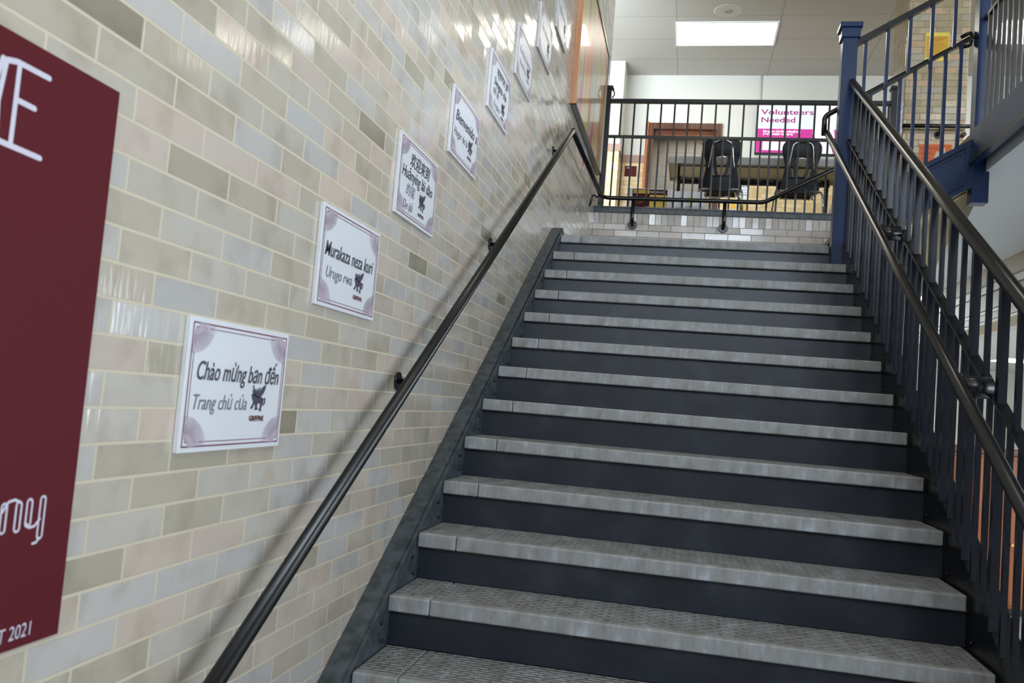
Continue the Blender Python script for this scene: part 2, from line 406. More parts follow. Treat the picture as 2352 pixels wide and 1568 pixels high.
class Plane:
    """flat artwork frame: u to the reader's right, v up, w out of the surface"""
    def __init__(s, origin, u, n, v=(0, 0, 1)):
        s.o = Vector(origin); s.u = Vector(u).normalized(); s.n = Vector(n).normalized(); s.v = Vector(v).normalized()
    def P(s, a, b, c=0): return s.o + s.u * a + s.v * b + s.n * c
    def rect(s, mb, u0, v0, u1, v1, w0, w1):
        mb.poly([s.P(u0, v0, w0), s.P(u1, v0, w0), s.P(u1, v1, w0), s.P(u0, v1, w0)], s.n * (w1 - w0))
    def fill(s, mb, pts, w0, th=.0006):
        mb.poly([s.P(a, b, w0) for a, b in pts], s.n * th)
    def text(s, mb, txt, u, v, size, w, **k):
        fit = k.pop('fit', None)
        if fit:
            wd = max(p[0] for f in text_polys(txt, size, **k) for p in f); k['sx'] = (fit - u) / wd
        rot = k.pop('rot', 0); cr, sr = math.cos(rot), math.sin(rot)
        for f in text_polys(txt, size, **k):
            mb.quad([s.P(u + a * cr - b * sr, v + a * sr + b * cr, w) for a, b in f])
    def line(s, mb, pts, wd, w):
        mb.ribbon([s.P(a, b, w) for a, b in pts], wd, s.n, .0004)

# ------------------------------------------------------------------ dimensions
R, T = 0.167, 0.277          # riser, tread run
ZL = 12 * R                  # landing level 2.004
YN = 12 * T                  # landing nosing 3.324
YB = 5.79                    # brick face behind the landing
ZU = 2.78                    # upper floor
ZC = 5.60                    # ceiling
ZF = -4 * R                  # lobby floor
X0, X1 = 0.08, 1.914         # tread ends
nose = lambda y: y * R / T

# ------------------------------------------------------------------ setting
struct(boxo('wall_left', M['brick_left'], (-.25, -6.5, ZF), (0, 6.33, ZC)))
struct(boxo('wall_back', M['brick_back'], (0, YB, ZF), (2.95, YB + .25, 2.633)))
struct(boxo('trim_1', M['brick_soldier'], (0, YB, 2.633), (2.68, YB + .04, 2.742)))
struct(boxo('floor', M['floor'], (-.25, -6.5, ZF - .1), (8, 14, ZF)))
# window wall behind the camera
wb = MB()
wb.box((-.25, WY - .25, ZF), (8, WY, WZ0)); wb.box((-.25, WY - .25, WZ1), (8, WY, ZC))
xs = [-.25] + [v for ab in WINS for v in ab] + [8]
for i in range(0, len(xs), 2): wb.box((xs[i], WY - .25, WZ0), (xs[i + 1], WY, WZ1))
struct(wb.build('wall_behind', M['brick_dark']))
for i, (a, b) in enumerate(WINS):
    f = MB()
    for (p, q) in (((a, WZ0), (a + .06, WZ1)), ((b - .06, WZ0), (b, WZ1)), ((a, WZ0), (b, WZ0 + .06)), ((a, WZ1 - .06), (b, WZ1)),
                   ((a, (WZ0 + WZ1) / 2 - .02), (b, (WZ0 + WZ1) / 2 + .02)), (((a + b) / 2 - .02, WZ0), ((a + b) / 2 + .02, WZ1))):
        f.box((p[0], WY - .12, p[1]), (q[0], WY - .06, q[1]))
    struct(f.build('window_%d' % (i + 1), M['white_plastic']))
struct(boxo('ceiling', M['ceiling'], (-3, -6.5, ZC), (8, 9.55, ZC + .05)))
# upper slab: level with the top of the brick wall, open over the stairwell
us = MB()
us.box((-3, YB + .03, 2.60), (2.68, 9.6, ZU)); us.box((2.68, -6.5, 2.64), (8, 9.6, ZU))
struct(us.build('floor_upper', M['tan_paint']))
struct(MB().poly([(2.74, -6.5, 2.50), (8, -6.5, 2.50), (8, 9.6, 2.50), (4.0, 9.6, 2.50), (3.40, 6.6, 2.50), (3.32, 6.08, 2.50), (2.92, 4.03, 2.50), (2.74, 3.3, 2.50)], (0, 0, .139)).build('ceiling_soffit', M['plaster']))
# wall that closes the stairwell on the right under the balcony, with its horizontal mouldings
XR = 3.8
bz = [(2.50, 2.33, 'tan_band', .0), (2.33, 2.30, 'dark_joint', -.004), (2.30, 2.235, 'grey_band', .012), (2.235, 2.215, 'dark_joint', .0), (2.215, 2.07, 'tan_band', .012),
      (2.07, 2.055, 'dark_joint', .006), (2.055, 2.03, 'cream_band', .02), (2.03, 1.965, 'tan_band', .012), (1.965, 1.955, 'dark_joint', .0), (1.955, 1.94, 'cream_band', .02)]
struct(boxo('wall_right', M['tan_band'], (XR, -6.5, 1.94), (XR + .25, 9.6, 2.50)))
for i, (za, zb, mm, off) in enumerate(bz[1:]):
    struct(boxo('trim_%d' % (i + 3), M[mm], (XR - .012 - off, -6.5, zb), (XR, 9.6, za)))
# lobby beyond: low tiled ceiling and far wall
struct(boxo('ceiling_lobby', M['ceiling'], (XR + .25, -6.5, 1.98), (8, 13.2, 2.03)))
struct(boxo('wall_lobby', M['white_wall'], (-.25, 13.2, ZF), (8, 13.4, 2.5)))
ow = MB()
for za, zb in ((ZF, SW_Z[0][0]), (SW_Z[0][1], SW_Z[1][0]), (SW_Z[1][1], ZC)): ow.box((8, -6.75, za), (8.2, 13.4, zb))
for za, zb in SW_Z:
    ys = [-6.75] + [v for ab in SW_Y for v in ab] + [13.4]
    for i in range(0, len(ys), 2): ow.box((8, ys[i], za), (8.2, ys[i + 1], zb))
struct(ow.build('wall_outer', M['white_wall']))
n_ = len(WINS) + 1
for ya, yb in SW_Y:  # frames of the added, unseen side windows
    for za, zb in SW_Z:
        f = MB()
        for p, q in (((ya, za), (ya + .06, zb)), ((yb - .06, za), (yb, zb)), ((ya, za), (yb, za + .06)), ((ya, zb - .06), (yb, zb)), (((ya + yb) / 2 - .02, za), ((ya + yb) / 2 + .02, zb))):
            f.box((8.06, p[0], p[1]), (8.12, q[0], q[1]))
        struct(f.build('window_%d' % n_, M['white_plastic'])); n_ += 1
struct(boxo('wall_hidden', M['white_wall'], (-.25, 6.04, ZF), (-.05, 13.2, 2.6)))
# upper hall back wall with a doorway
DX0, DX1, DZ = 0.245, 1.262, 4.90
YF = 9.5
wf = MB()
wf.box((-3, YF, 4.43), (DX0, YF + .3, ZC)); wf.box((DX1, YF, 4.43), (8, YF + .3, ZC)); wf.box((DX0, YF, DZ), (DX1, YF + .3, ZC))
struct(wf.build('wall_far', M['white_wall']))
wy = MB(); wy.box((-3, YF, ZU), (DX0, YF + .3, 4.33)); wy.box((DX1, YF, ZU), (8, YF + .3, 4.33))
struct(wy.build('wall_far_wainscot', M['brick_yellow']))
wc = MB(); wc.box((-3, YF - .02, 4.33), (DX0, YF + .3, 4.43)); wc.box((DX1, YF - .02, 4.33), (8, YF + .3, 4.43))
struct(wc.build('trim_2', M['cap_brown']))
struct(boxo('wall_room', M['grey_block'], (-1, 11.2, ZU), (3, 11.3, 5.3)))
rs = MB(); rs.box((-1.1, YF + .3, ZU), (-1, 11.3, 5.3)); rs.box((3, YF + .3, ZU), (3.1, 11.3, 5.3)); rs.box((-1, YF + .3, 5.25), (3, 11.3, 5.3)); rs.box((-1, YF + .1, ZU - .1), (3, 11.3, ZU))
struct(rs.build('wall_room_side', M['grey_block']))
# pilaster at the left end of the upper hall
struct(boxo('wall_pilaster', M['white_wall'], (-3, 9.0, 4.43), (-.10, YF, ZC)))
struct(boxo('wall_pilaster_base', M['brick_yellow'], (-3, 8.985, ZU), (-.10, YF, 4.33)))
struct(boxo('trim_12', M['cap_brown'], (-3, 8.965, 4.33), (-.08, YF, 4.43)))
struct(boxo('wall_hall_left', M['white_wall'], (-3.1, 5.8, ZU), (-3, 9.5, ZC)))
# square brick pillar at the right end of the railing
pb = MB(); pb.box((2.82, 5.9, ZU), (3.37, 6.47, ZC), .02, 3)
po = struct(pb.build('wall_pillar', [M['brick_pier'], M['brick_pier_side']]))
for f in po.data.polygons:
    if abs(f.normal.x) > .7: f.material_index = 1
# wooden door frame in the upper hall
d = MB()
for x in (DX0, DX1 - .075): d.box((x, YF - .03, ZU), (x + .075, YF + .12, DZ))
d.box((DX0 + .075, YF - .03, DZ - .085), (DX1 - .075, YF + .12, DZ))
struct(d.build('door_1', M['wood_dark']))
d = MB()
d.box((DX0 - .03, YF - .05, ZU), (DX0 + .005, YF, DZ + .01))
struct(d.build('trim_13', M['wood_orange']))
d = MB(); d.box((DX0 + .075, YF + .06, DZ - .16), (DX1 - .075, YF + .11, DZ - .085)); struct(d.build('trim_14', M['wood_dark_x']))
# conduit running up the far wall
tag(MB().tube([(1.745, YF - .012, 4.6), (1.745, YF - .012, ZC)], .012, 10).build('conduit', M['white_wall']), 'thin cream conduit running up the far wall above the lit screen', 'conduit')

# ------------------------------------------------------------------ light fixtures
def panel(x0, x1, y0, y1, z, label, group):
    t = thing('ceiling_light', label, 'ceiling light', ((x0 + x1) / 2, (y0 + y1) / 2, z), group)
    f = MB(); e = .025
    for a, b in (((x0 - e, y0 - e), (x1 + e, y0)), ((x0 - e, y1), (x1 + e, y1 + e)), ((x0 - e, y0), (x0, y1)), ((x1, y0), (x1 + e, y1))):
        f.box((a[0], a[1], z - .012), (b[0], b[1], z))
    f.build('frame', M['white_plastic'], t)
    MB().box((x0, y0, z - .006), (x1, y1, z - .001)).build('diffuser', M['panel'], t)
panel(.61, 1.79, 7.84, 8.47, ZC, 'bright rectangular ceiling light panel above the hall railing', None)
panel(4.27, 5.45, 7.84, 8.47, ZC, 'ceiling light panel seen through the balcony balusters at the right edge', None)
for y in (.0, -3.4):
    panel(.61, 1.79, y, y + .63, ZC, 'unseen ceiling light panel added over the stairwell', 'added stairwell ceiling lights')  # unseen panels, added to light the stairs from above
for y in (0.0, -3.4):
    panel(4.27, 5.45, y, y + .63, ZC, 'ceiling light panel over the balcony floor, outside the picture', 'balcony ceiling lights')
panel(.4, 1.6, 10.2, 10.8, 5.24, 'unseen ceiling light added inside the room behind the doorway', None)  # unseen lamp, added to brighten the room seen through the doorway
panel(5.3, 5.9, 10.5, 11.1, 1.98, 'small bright light in the low lobby ceiling beyond the stair railing', None)
panel(5.2, 5.8, 4.6, 5.2, 1.98, 'low lobby ceiling light hidden behind the stair railing', None)
t = thing('ceiling_speaker', 'round flush speaker grille in the ceiling tile beside the light panel', 'speaker', (1.2, 7.54, ZC))
MB().tube([(1.2, 7.54, ZC - .006), (1.2, 7.54, ZC)], [.16, .17], 40).build('grille', M['grille'], t)
MB().tube([(1.2, 7.54, ZC - .016), (1.2, 7.54, ZC - .006)], [.045, .05], 32).build('cap', M['speaker'], t)

# ------------------------------------------------------------------ staircase (main flight)
st = thing('staircase', 'wide black steel staircase with worn grey treads rising to the landing', 'stairs', (1, 0, ZF))
nosem = .052
for k in range(-3, 13):
    y0 = k * T; z = k * R
    y1 = y0 + T + .03 if k < 12 else YB - .002
    x1 = X1 if k < 12 else 1.850
    tb = MB()
    # main slab and the short piece at the wall end, a hairline joint between them
    tb.box((X0 + .143, y0, z - nosem), (x1, y1 if k < 12 else 3.352, z), .006, 3)
    tb.box((X0, y0, z - nosem), (X0 + .1415, y1, z), .006, 3)
    if k == 12: tb.box((X0 + .143, 3.353, z - nosem), (1.95, y1, z), .002)
    o = tb.build('tread', M['tread'], None)
    # own origin at the nosing, so that the wear differs from step to step
    off = Vector((0.37 * k, y0, z))
    o.data.transform(Matrix.Translation(-off)); o.location = off
    o.parent = st; o.matrix_parent_inverse = Matrix.Translation(-Vector(st.location))
    if k < 12: MB().box((X1 + .001, y0 + .004, z - nosem), (1.923, y0 + T + .03, z - .003)).build('tread_end', M['steel'], st)
    rb = MB()
    yr = y0 + .032
    rb.box((X0 - .001, yr, z - R), (1.923, yr + .012, z - nosem + .002))
    rb.build('riser', M['riser'], st)
# closed soffit plate under the flight
MB().poly([(X0, -3 * T + .05, ZF), (X1, -3 * T + .05, ZF), (X1, YN + .1, ZL - .30), (X0, YN + .1, ZL - .30)], (0, 0, -.02)).build('soffit', M['tan_paint'], st)
MB().box((0.005, YN + .06, ZL - .25), (2.0, YB - .002, ZL - nosem - .002)).build('landing_slab', M['tan_paint'], st)
def stringer(x0, x1, xin, top):
    b = MB()
    ya, yb = -3.9 * T, YN + .08
    # web, inner face at xin, down to below the risers
    za, zb = nose(ya) + top, nose(yb) + top
    wx0, wx1 = (xin - .012, xin) if xin < 1 else (xin, xin + .012)
    yk = (ZF + .42 - top) * T / R
    b.poly([(wx0, ya, ZF), (wx0, yk, ZF), (wx0, yb, zb - .42), (wx0, yb, zb), (wx0, ya, za)], (wx1 - wx0, 0, 0))
    # flat top bar that follows the slope
    b.poly([(x0, ya, za), (x0, yb, zb), (x1, yb, zb), (x1, ya, za)], (0, 0, -.012))
    return b
b = stringer(.003, .082, .078, .016)
b.poly([(.003, YN + .08, nose(YN + .08) + .016), (.082, YN + .08, nose(YN + .08) + .016), (.082, YN + .13, ZL + .01), (.003, YN + .13, ZL + .01)], (0, 0, -.01))
ls = plab(b.build('stringer', M['channel'], st), 'grey-black stringer along the brick wall')
b = stringer(1.9235, 2.0, 1.9235, .045); b.build('stringer', M['steel'], st)
for k in range(-3, 12):
    yb_ = (k + .82) * T
    for (dy, dz) in ((0, -.05), (.02, -.11)):
        MB().tube([(.077, yb_ + dy, nose(yb_) + dz), (.085, yb_ + dy, nose(yb_) + dz)], .006, 8).build('bolt', M['steel'], st)
        if dy: MB().tube([(1.925, yb_ + dy, nose(yb_) + dz), (1.917, yb_ + dy, nose(yb_) + dz)], .006, 8).build('bolt', M['steel'], st)

# ------------------------------------------------------------------ upper flight to the balcony (runs to the right)
uf = thing('staircase', 'short upper flight climbing right from the landing, daylight-tinted steel stringer', 'stairs', (2.3, 4.5, ZL))
SL = .60
zt = lambda x: 2.71 + SL * (x - 2.655)
rise = (ZU - ZL) / 4
for i in range(3):
    xa = 1.96 + i * .235; z = ZL + (i + 1) * rise
    MB().box((xa - .02, 3.36, z - .045), (xa + .235, YB - .062, z), .004).build('tread', M['tread'], uf)
for i in range(4):
    xa = 1.96 + i * .235; z = ZL + (i + 1) * rise
    MB().box((xa, 3.36, z - rise), (xa + .01, YB - .062, z - .045)).build('riser', M['riser'], uf)
MB().poly([(1.96, 3.35, 1.92), (2.66, 3.35, 2.40), (2.66, YB - .03, 2.40), (1.96, YB - .03, 1.92)], (0, 0, -.015)).build('soffit', M['tan_paint'], uf)
b = MB(); xa, xb = 1.945, 2.668
b.poly([(xa, 3.30, zt(xa) - .31), (xb, 3.30, zt(xb) - .31), (xb, 3.30, zt(xb)), (xa, 3.30, zt(xa))], (0, .03, 0))
for dz, h, out in ((-.018, .036, .022), (-.052, .016, .010), (-.30, .028, .022), (-.268, .012, .010)):
    b.poly([(xa, 3.30 - out, zt(xa) + dz - h / 2), (xb, 3.30 - out, zt(xb) + dz - h / 2), (xb, 3.30 - out, zt(xb) + dz + h / 2), (xa, 3.30 - out, zt(xa) + dz + h / 2)], (0, out + .02, 0))
b.box((2.63, 3.285, zt(2.63) - .30), (2.668, 3.31, zt(2.63) - .01))
for zz in (2.62, 2.52, 2.43): b.tube([(2.61, 3.294, zz), (2.61, 3.302, zz)], .011, 12)
plab(b.build('stringer', M['steel_daylit'], uf), 'daylight-tinted panelled stringer plate')
b = MB()
b.poly([(2.02, YB - .06, 2.33), (2.30, YB - .06, 2.33), (2.66, YB - .06, 2.74), (2.66, YB - .06, 3.05)], (0, .055, 0))
b.poly([(2.0, YB - .075, 2.33), (2.075, YB - .075, 2.33), (2.66, YB - .075, 2.985), (2.66, YB - .075, 3.07)], (0, .014, 0))
plab(b.build('stringer', M['tan_band'], uf), 'brown wall stringer at the foot of the brick')

# ------------------------------------------------------------------ railings
def baluster(x, y, z0, z1, wd, parent, m): return MB().box((x - wd / 2, y - wd / 2, z0), (x + wd / 2, y + wd / 2, z1)).build('baluster', m, parent)
def newel(x0, x1, y0, y1, z0, z1, parent, m, cap=True):
    b = MB().box((x0, y0, z0), (x1, y1, z1), .003, 1)
    o = b.build('newel_post', m, parent)
    if cap:
        c = MB().box((x0 - .012, y0 - .012, z1 - .015), (x1 + .012, y1 + .012, z1 + .05), .004)
        c.box((x0 - .024, y0 - .024, z1 + .05), (x1 + .024, y1 + .024, z1 + .085), .006)
        cc = c.build('cap', m, o); cc.matrix_parent_inverse = Matrix.Identity(4)
    return o

# right-hand guard of the main flight
gr = thing('stair_railing', 'black steel stair railing with round top rail along the right of the main flight', 'railing', (1.925, 1.0, 0))
GX = 1.925
zr = lambda y: 1.105 + .603 * y
zm = lambda y: 0.725 + .603 * y
newel(1.852, 1.945, 3.255, 3.348, 1.80, 3.385, gr, M['steel_daylit'])
plab(MB().tube([(GX, -1.45, zr(-1.45)), (GX, 3.27, zr(3.27))], .0245, 24).build('handrail', M['rail'], gr), 'thick round black top rail')
MB().bar((GX, -1.45, zm(-1.45)), (GX, 3.26, zm(3.26)), .034, .012).build('mid_rail', M['steel'], gr)
MB().bar((GX + .02, -1.45, nose(-1.45) + .052), (GX + .02, 3.30, nose(3.30) + .052), .05, .012).build('bottom_rail', M['steel'], gr)
P_ = .274
k = -7
while True:
    y = .366 + P_ * k
    if y > 3.22: break
    mm = M['steel_bar']
    baluster(GX, y, nose(y) + .05, zr(y) - .02, .026, gr, mm)
    if y + P_ / 2 < 3.24: baluster(GX, y + P_ / 2, zm(y + P_ / 2), zr(y + P_ / 2) - .02, .016, gr, mm)
    for q in (1 / 3, 2 / 3):
        if y + P_ * q < 3.24: baluster(GX, y + P_ * q, nose(y + P_ * q) + .05, zm(y + P_ * q), .016, gr, mm)
    k += 1

# guard of the upper flight, up to the corner newel
g2 = thing('stair_railing', 'daylight-tinted steel railing rising right beside the short upper flight', 'railing', (2.3, 3.3, 2.3))
YG = 3.30
zt2 = lambda x: 3.355 + .60 * (x - 1.952)
zm2 = lambda x: 3.015 + .635 * (x - 2.063)
newel(2.665, 2.762, 3.25, 3.348, 2.30, 4.35, g2, M['steel_daylit'])
MB().bar((1.935, YG, zt2(1.935)), (2.67, YG, zt2(2.67)), .045, .038).build('handrail', M['steel'], g2)
MB().bar((1.945, YG, zm2(1.945)), (2.67, YG, zm2(2.67)), .036, .014).build('mid_rail', M['steel'], g2)
for i, x in enumerate((2.135, 2.40)):
    baluster(x, YG, zt(x) - .01, zt2(x), .020, g2, M['steel_daylit'])
for x in (2.0, 2.268, 2.535): baluster(x, YG, zm2(x), zt2(x) - .01, .020, g2, M['steel_daylit'])
for x in (2.047, 2.223, 2.311, 2.49, 2.58): baluster(x, YG, zt(x) - .01, zm2(x), .020, g2, M['steel_daylit'])

# balcony guard towards the camera
g3 = thing('balcony_railing', 'dark steel balcony railing running toward the camera at the upper right', 'railing', (2.70, 1.0, ZU))
MB().box((2.66, -3.5, 2.55), (2.70, 3.25, 2.775)).build('fascia', M['steel_daylit'], g3)
bb = MB(); bb.box((2.645, -3.5, 2.548), (2.66, 3.25, 2.572)); bb.box((2.65, -3.5, 2.578), (2.66, 3.25, 2.588)); bb.build('molding', M['steel'], g3)
MB().box((2.68, -3.5, 3.86), (2.725, 3.249, 3.90)).build('handrail', M['steel'], g3)
MB().box((2.69, -3.5, 3.475), (2.715, 3.25, 3.50)).build('mid_rail', M['steel'], g3)
k = 0
while 3.25 - .26 * (k + 1) > -.6:
    y = 3.25 - .26 * (k + 1)
    baluster(2.70, y, ZU - .02, 3.87, .022, g3, M['steel'])
    baluster(2.70, y + .13, 3.49, 3.87, .018, g3, M['steel'])
    for q in (1 / 3, 2 / 3): baluster(2.70, y + .26 * q, ZU - .02, 3.49, .018, g3, M['steel'])
    k += 1

# guard at the edge of the upper hall floor
g4 = thing('hall_railing', 'black steel railing at the edge of the upper hall floor behind the landing', 'railing', (1.3, 5.83, ZU))
YH = 5.83
FX0, FX1 = .055, 2.70
o = MB().box((.03, YH - .03, ZU + .02), (.085, YH + .03, 3.99), .003).build('newel_post', M['steel_bar'], g4)
MB().box((.022, YH - .04, 3.99), (.10, YH + .04, 4.02), .003).build('cap', M['steel'], o).matrix_parent_inverse = Matrix.Identity(4)
plab(MB().tube([(.10, YH - .02, 4.0), (.118, YH - .02, 3.93), (.095, YH - .02, 3.90)], .007, 8).build('hook', M['steel'], g4), 'small bent hook on the post')
o = MB().box((2.69, YH - .035, ZU + .02), (2.76, YH + .035, 4.0), .003).build('newel_post', M['steel'], g4)
MB().box((2.68, YH - .045, 4.0), (2.77, YH + .045, 4.03), .003).build('cap', M['steel'], o).matrix_parent_inverse = Matrix.Identity(4)
MB().box((.08, YH - .022, 3.853), (2.70, YH + .022, 3.893), .004).build('handrail', M['steel'], g4)
MB().box((.08, YH - .013, 3.50), (2.70, YH + .013, 3.527)).build('mid_rail', M['steel'], g4)
c = MB(); c.box((.0, YH - .055, 2.742), (2.69, YH + .04, 2.755)); c.box((.0, YH - .045, 2.755), (2.69, YH + .03, 2.80)); c.box((.0, YH - .055, 2.79), (2.69, YH + .04, 2.802))
plab(c.build('bottom_channel', M['channel'], g4), 'worn grey bottom channel')
PF = .2615
k = 0
x = .323
xs_full = []
while x < 2.68: xs_full.append(x); x += PF
for x in xs_full: baluster(x, YH, 2.80, 3.86, .0175, g4, M['steel_bar'])
x = .323 - PF
while x < 2.6:
    if .1 < x + PF / 2 < 2.68: baluster(x + PF / 2, YH, 3.52, 3.86, .0175, g4, M['steel'])
    for q in (1 / 3, 2 / 3):
        if .1 < x + PF * q < 2.68: baluster(x + PF * q, YH, 2.80, 3.51, .0155, g4, M['steel_bar'])
    x += PF

# ------------------------------------------------------------------ wall handrails
hl = thing('wall_handrail', 'black round handrail on the brick wall, turning along the landing and behind it', 'handrail', (.075, 1.0, .5))
zl = lambda y: .690 + .602 * y
pts = [(.08, -1.15, zl(-1.15)), (.08, 3.47, zl(3.47)), (.08, 5.66, 2.862), (.14, 5.705, 2.866), (1.60, 5.705, 2.868), (2.62, 5.705, 3.435)]
b = MB(); b.tube(pts[:2] + [(.08, 3.54, zl(3.47) + .03)], .021, 20)
b.tube([(.08, 3.50, 2.80)] + [(.08, 5.62, 2.862), (.13, 5.705, 2.866), (1.60, 5.705, 2.868), (2.62, 5.705, 3.435)], .0205, 20, smooth_corner=.05)
b.build('pipe', M['rail'], hl)
for y in (-.95, .40, 1.60, 3.2):
    z = zl(y)
    b = MB(); b.tube([(.08, y, z - .015), (.055, y, z - .055), (.004, y, z - .06)], .009, 10, smooth_corner=.03)
    b.tube([(.0005, y, z - .06), (.008, y, z - .06)], .033, 20); b.build('bracket', M['rail'], hl)
b = MB(); b.tube([(.08, 5.50, 2.84), (.055, 5.46, 2.80), (.035, 5.44, 2.83), (.02, 5.42, 2.80), (.006, 5.41, 2.72)], .008, 10, smooth_corner=.03)
b.tube([(.0005, 5.41, 2.72), (.006, 5.41, 2.72)], .02, 16); plab(b.build('bracket', M['rail'], hl), 'bent hook-shaped bracket')
for x in (.385, 1.245):
    b = MB(); b.tube([(x, 5.705, 2.86), (x, 5.705, 2.66), (x, 5.74, 2.625), (x, YB - .004, 2.625)], .0175, 16, smooth_corner=.03)
    b.tube([(x, YB - .012, 2.625), (x, YB - .0005, 2.625)], [.042, .046], 28)
    for a in range(4):
        an = math.pi / 4 + a * math.pi / 2
        b.tube([(x + .032 * math.cos(an), YB - .017, 2.625 + .032 * math.sin(an)), (x + .032 * math.cos(an), YB - .01, 2.625 + .032 * math.sin(an))], .005, 8)
    b.build('bracket', M['rail'], hl)

hr = thing('stair_handrail', 'lower black handrail on brackets inside the right-hand stair railing', 'handrail', (1.81, 1.0, .5))
zi = lambda y: .782 + .588 * y
HX = 1.803
b = MB(); b.tube([(HX, -1.2, zi(-1.2)), (HX, 3.40, zi(3.40))], .0195, 20)
b.build('pipe', M['rail'], hr)
b = MB(); b.tube([(1.785, 3.405, 2.765), (1.785, 3.405, 2.895), (2.60, 3.405, 3.385), (2.655, 3.395, 3.42)], .017, 16, smooth_corner=.03)
b.tube([(2.60, 3.40, 3.43), (2.66, 3.38, 3.46), (2.655, 3.36, 3.36), (2.60, 3.39, 3.36)], .012, 12, smooth_corner=.03)
plab(b.build('pipe', M['steel'], hr), 'bent navy-black return climbing beside the upper flight')
for y in (1.70, .42, -.8):
    b = MB(); b.tube([(HX + .02, y, zi(y) - .035), (GX - .012, y, zi(y) - .035)], .034, 20)
    b.tube([(HX, y, zi(y)), (HX + .025, y, zi(y) - .03)], .011, 10)
    b.tube([(HX + .018, y, zi(y) - .005), (HX + .034, y, zi(y) - .005)], .012, 12)
    b.build('bracket', M['steel'], hr)

hp = thing('wall_handrail', 'short level black handrail mounted on the brick pillar', 'handrail', (3.1, 5.85, 3.66))
b = MB(); b.tube([(2.80, 5.83, 3.665), (3.42, 5.83, 3.668)], .019, 16); b.build('pipe', M['rail'], hp)
b = MB(); b.tube([(3.13, 5.83, 3.66), (3.13, 5.835, 3.61), (3.13, 5.898, 3.60)], .012, 10, smooth_corner=.02); b.tube([(3.13, 5.892, 3.60), (3.13, 5.899, 3.60)], .034, 20)
b.build('bracket', M['rail'], hp)
MB().tube([(3.34, 5.845, 3.60), (3.34, 5.899, 3.60)], .02, 12).build('bracket', M['rail'], hp)

# ------------------------------------------------------------------ welcome signs on the left wall
GRIF = [[(.00, .12), (.06, .10), (.16, .14), (.22, .26), (.30, .30), (.34, .18), (.30, .08), (.40, .06), (.52, .10), (.46, .16), (.44, .28), (.58, .34), (.66, .28),
         (.64, .16), (.58, .10), (.66, .02), (.76, .02), (.72, .12), (.80, .26), (.84, .40), (.76, .54), (.58, .58), (.40, .56), (.26, .66), (.12, .62), (.02, .66),
         (.06, .54), (.12, .44), (.18, .36), (.10, .24)],
        [(.26, .60), (.30, .78), (.38, .90), (.40, .72), (.46, .84), (.54, .94), (.56, .76), (.66, .90), (.80, .98), (.94, 1.04), (.90, .86), (.80, .70), (.66, .58), (.44, .52)],
        [(.10, .60), (.08, .80), (.14, .90), (.18, .80), (.24, .88), (.26, .72), (.24, .60)],
        [(.78, .46), (.90, .54), (.98, .48), (.96, .32), (.88, .24), (.84, .28), (.91, .34), (.93, .46), (.88, .48), (.80, .40)]]
SW, SH = .434, .277
def welcome(y0, ztop, rows, label, griffin, in_glare=False):
    t = thing('welcome_sign', label, 'sign', (0, y0 + SW / 2, ztop - SH / 2), 'white welcome signs climbing the brick wall')
    A = Plane((0.0005, y0, ztop - SH), (0, 1, 0), (1, 0, 0))
    b = MB(); b.box((.0005, y0, ztop - SH), (.0125, y0 + SW, ztop), .0008, 1); b.build('board', M['sign_white'], t)
    W0 = .0126
    # double border lines, left open at the rounded corner ornaments
    b = MB()
    i1, i2, cr = .012, .021, .085
    for ins, th in ((i1, .0032), (i2, .0018)):
        A.line(b, [(ins, ins), (SW - ins, ins)], th, W0); A.line(b, [(ins, SH - ins), (SW - ins, SH - ins)], th, W0)
        A.line(b, [(ins, ins), (ins, SH - ins)], th, W0); A.line(b, [(SW - ins, ins), (SW - ins, SH - ins)], th, W0)
    b.build('border', M['line'], t)
    for (cx, cy, a0) in ((i1, i1, 0), (SW - i1, i1, 90), (SW - i1, SH - i1, 180), (i1, SH - i1, 270)):
        c = MB()
        for k in range(18):
            a = math.radians(a0 + (k + .5) * 5)
            A.line(c, [(cx + .022 * math.cos(a), cy + .018 * math.sin(a)), (cx + .082 * math.cos(a), cy + .062 * math.sin(a))], .0024, W0 + .0002)
        c.build('corner_ornament', M['line_pale'], t)
    for (txt, u, u1, v, size, kind) in rows:
        b = MB(); A.text(b, txt, u, v, size, W0 + .0008, shear=.25, fit=u1, bold=.0004 if kind == 'ink' else 0)
        b.build('lettering', M[kind], t)
    gu, gv, gs = griffin
    b = MB()
    for poly in GRIF: A.fill(b, [(gu + p[0] * gs * 1.15, gv + p[1] * gs) for p in poly], W0 + .0003)
    b.build('emblem', M['ink'], t)
    b = MB(); A.text(b, 'GRIFFINS', gu, gv - .021, .017, W0 + .0008, sx=1.0, bold=.0005); b.build('lettering', M['maroon' if not in_glare else 'ink_light'], t)
SG = [(-.918, .955), (-.354, 1.327), (.189, 1.704), (.744, 2.079), (1.289, 2.462), (1.809, 2.826), (2.35, 3.202), (2.90, 3.578)]
G = (.272, .084, .062)
welcome(*SG[0], [('Chào mừng bạn đến', .035, .398, .150, .056, 'ink'), ('Trang chủ của', .030, .255, .088, .046, 'ink_light')],
        'lowest white welcome sign on the brick wall, with Vietnamese lettering', G)
welcome(*SG[1], [('Murakaza neza kuri', .028, .392, .140, .058, 'ink'), ('Urugo rwa', .045, .235, .082, .046, 'ink_light')],
        'white welcome sign reading Murakaza neza kuri, second from the bottom', (.252, .068, .064))
welcome(*SG[2], [('欢迎来到', .105, .335, .190, .056, 'ink'), ('Huānyíng lái dào', .030, .380, .138, .056, 'ink'), ('的家', .085, .185, .086, .046, 'ink_light'), ('De jiā', .065, .170, .034, .044, 'ink_light')],
        'white welcome sign with Chinese characters, third from the bottom', (.232, .060, .066))
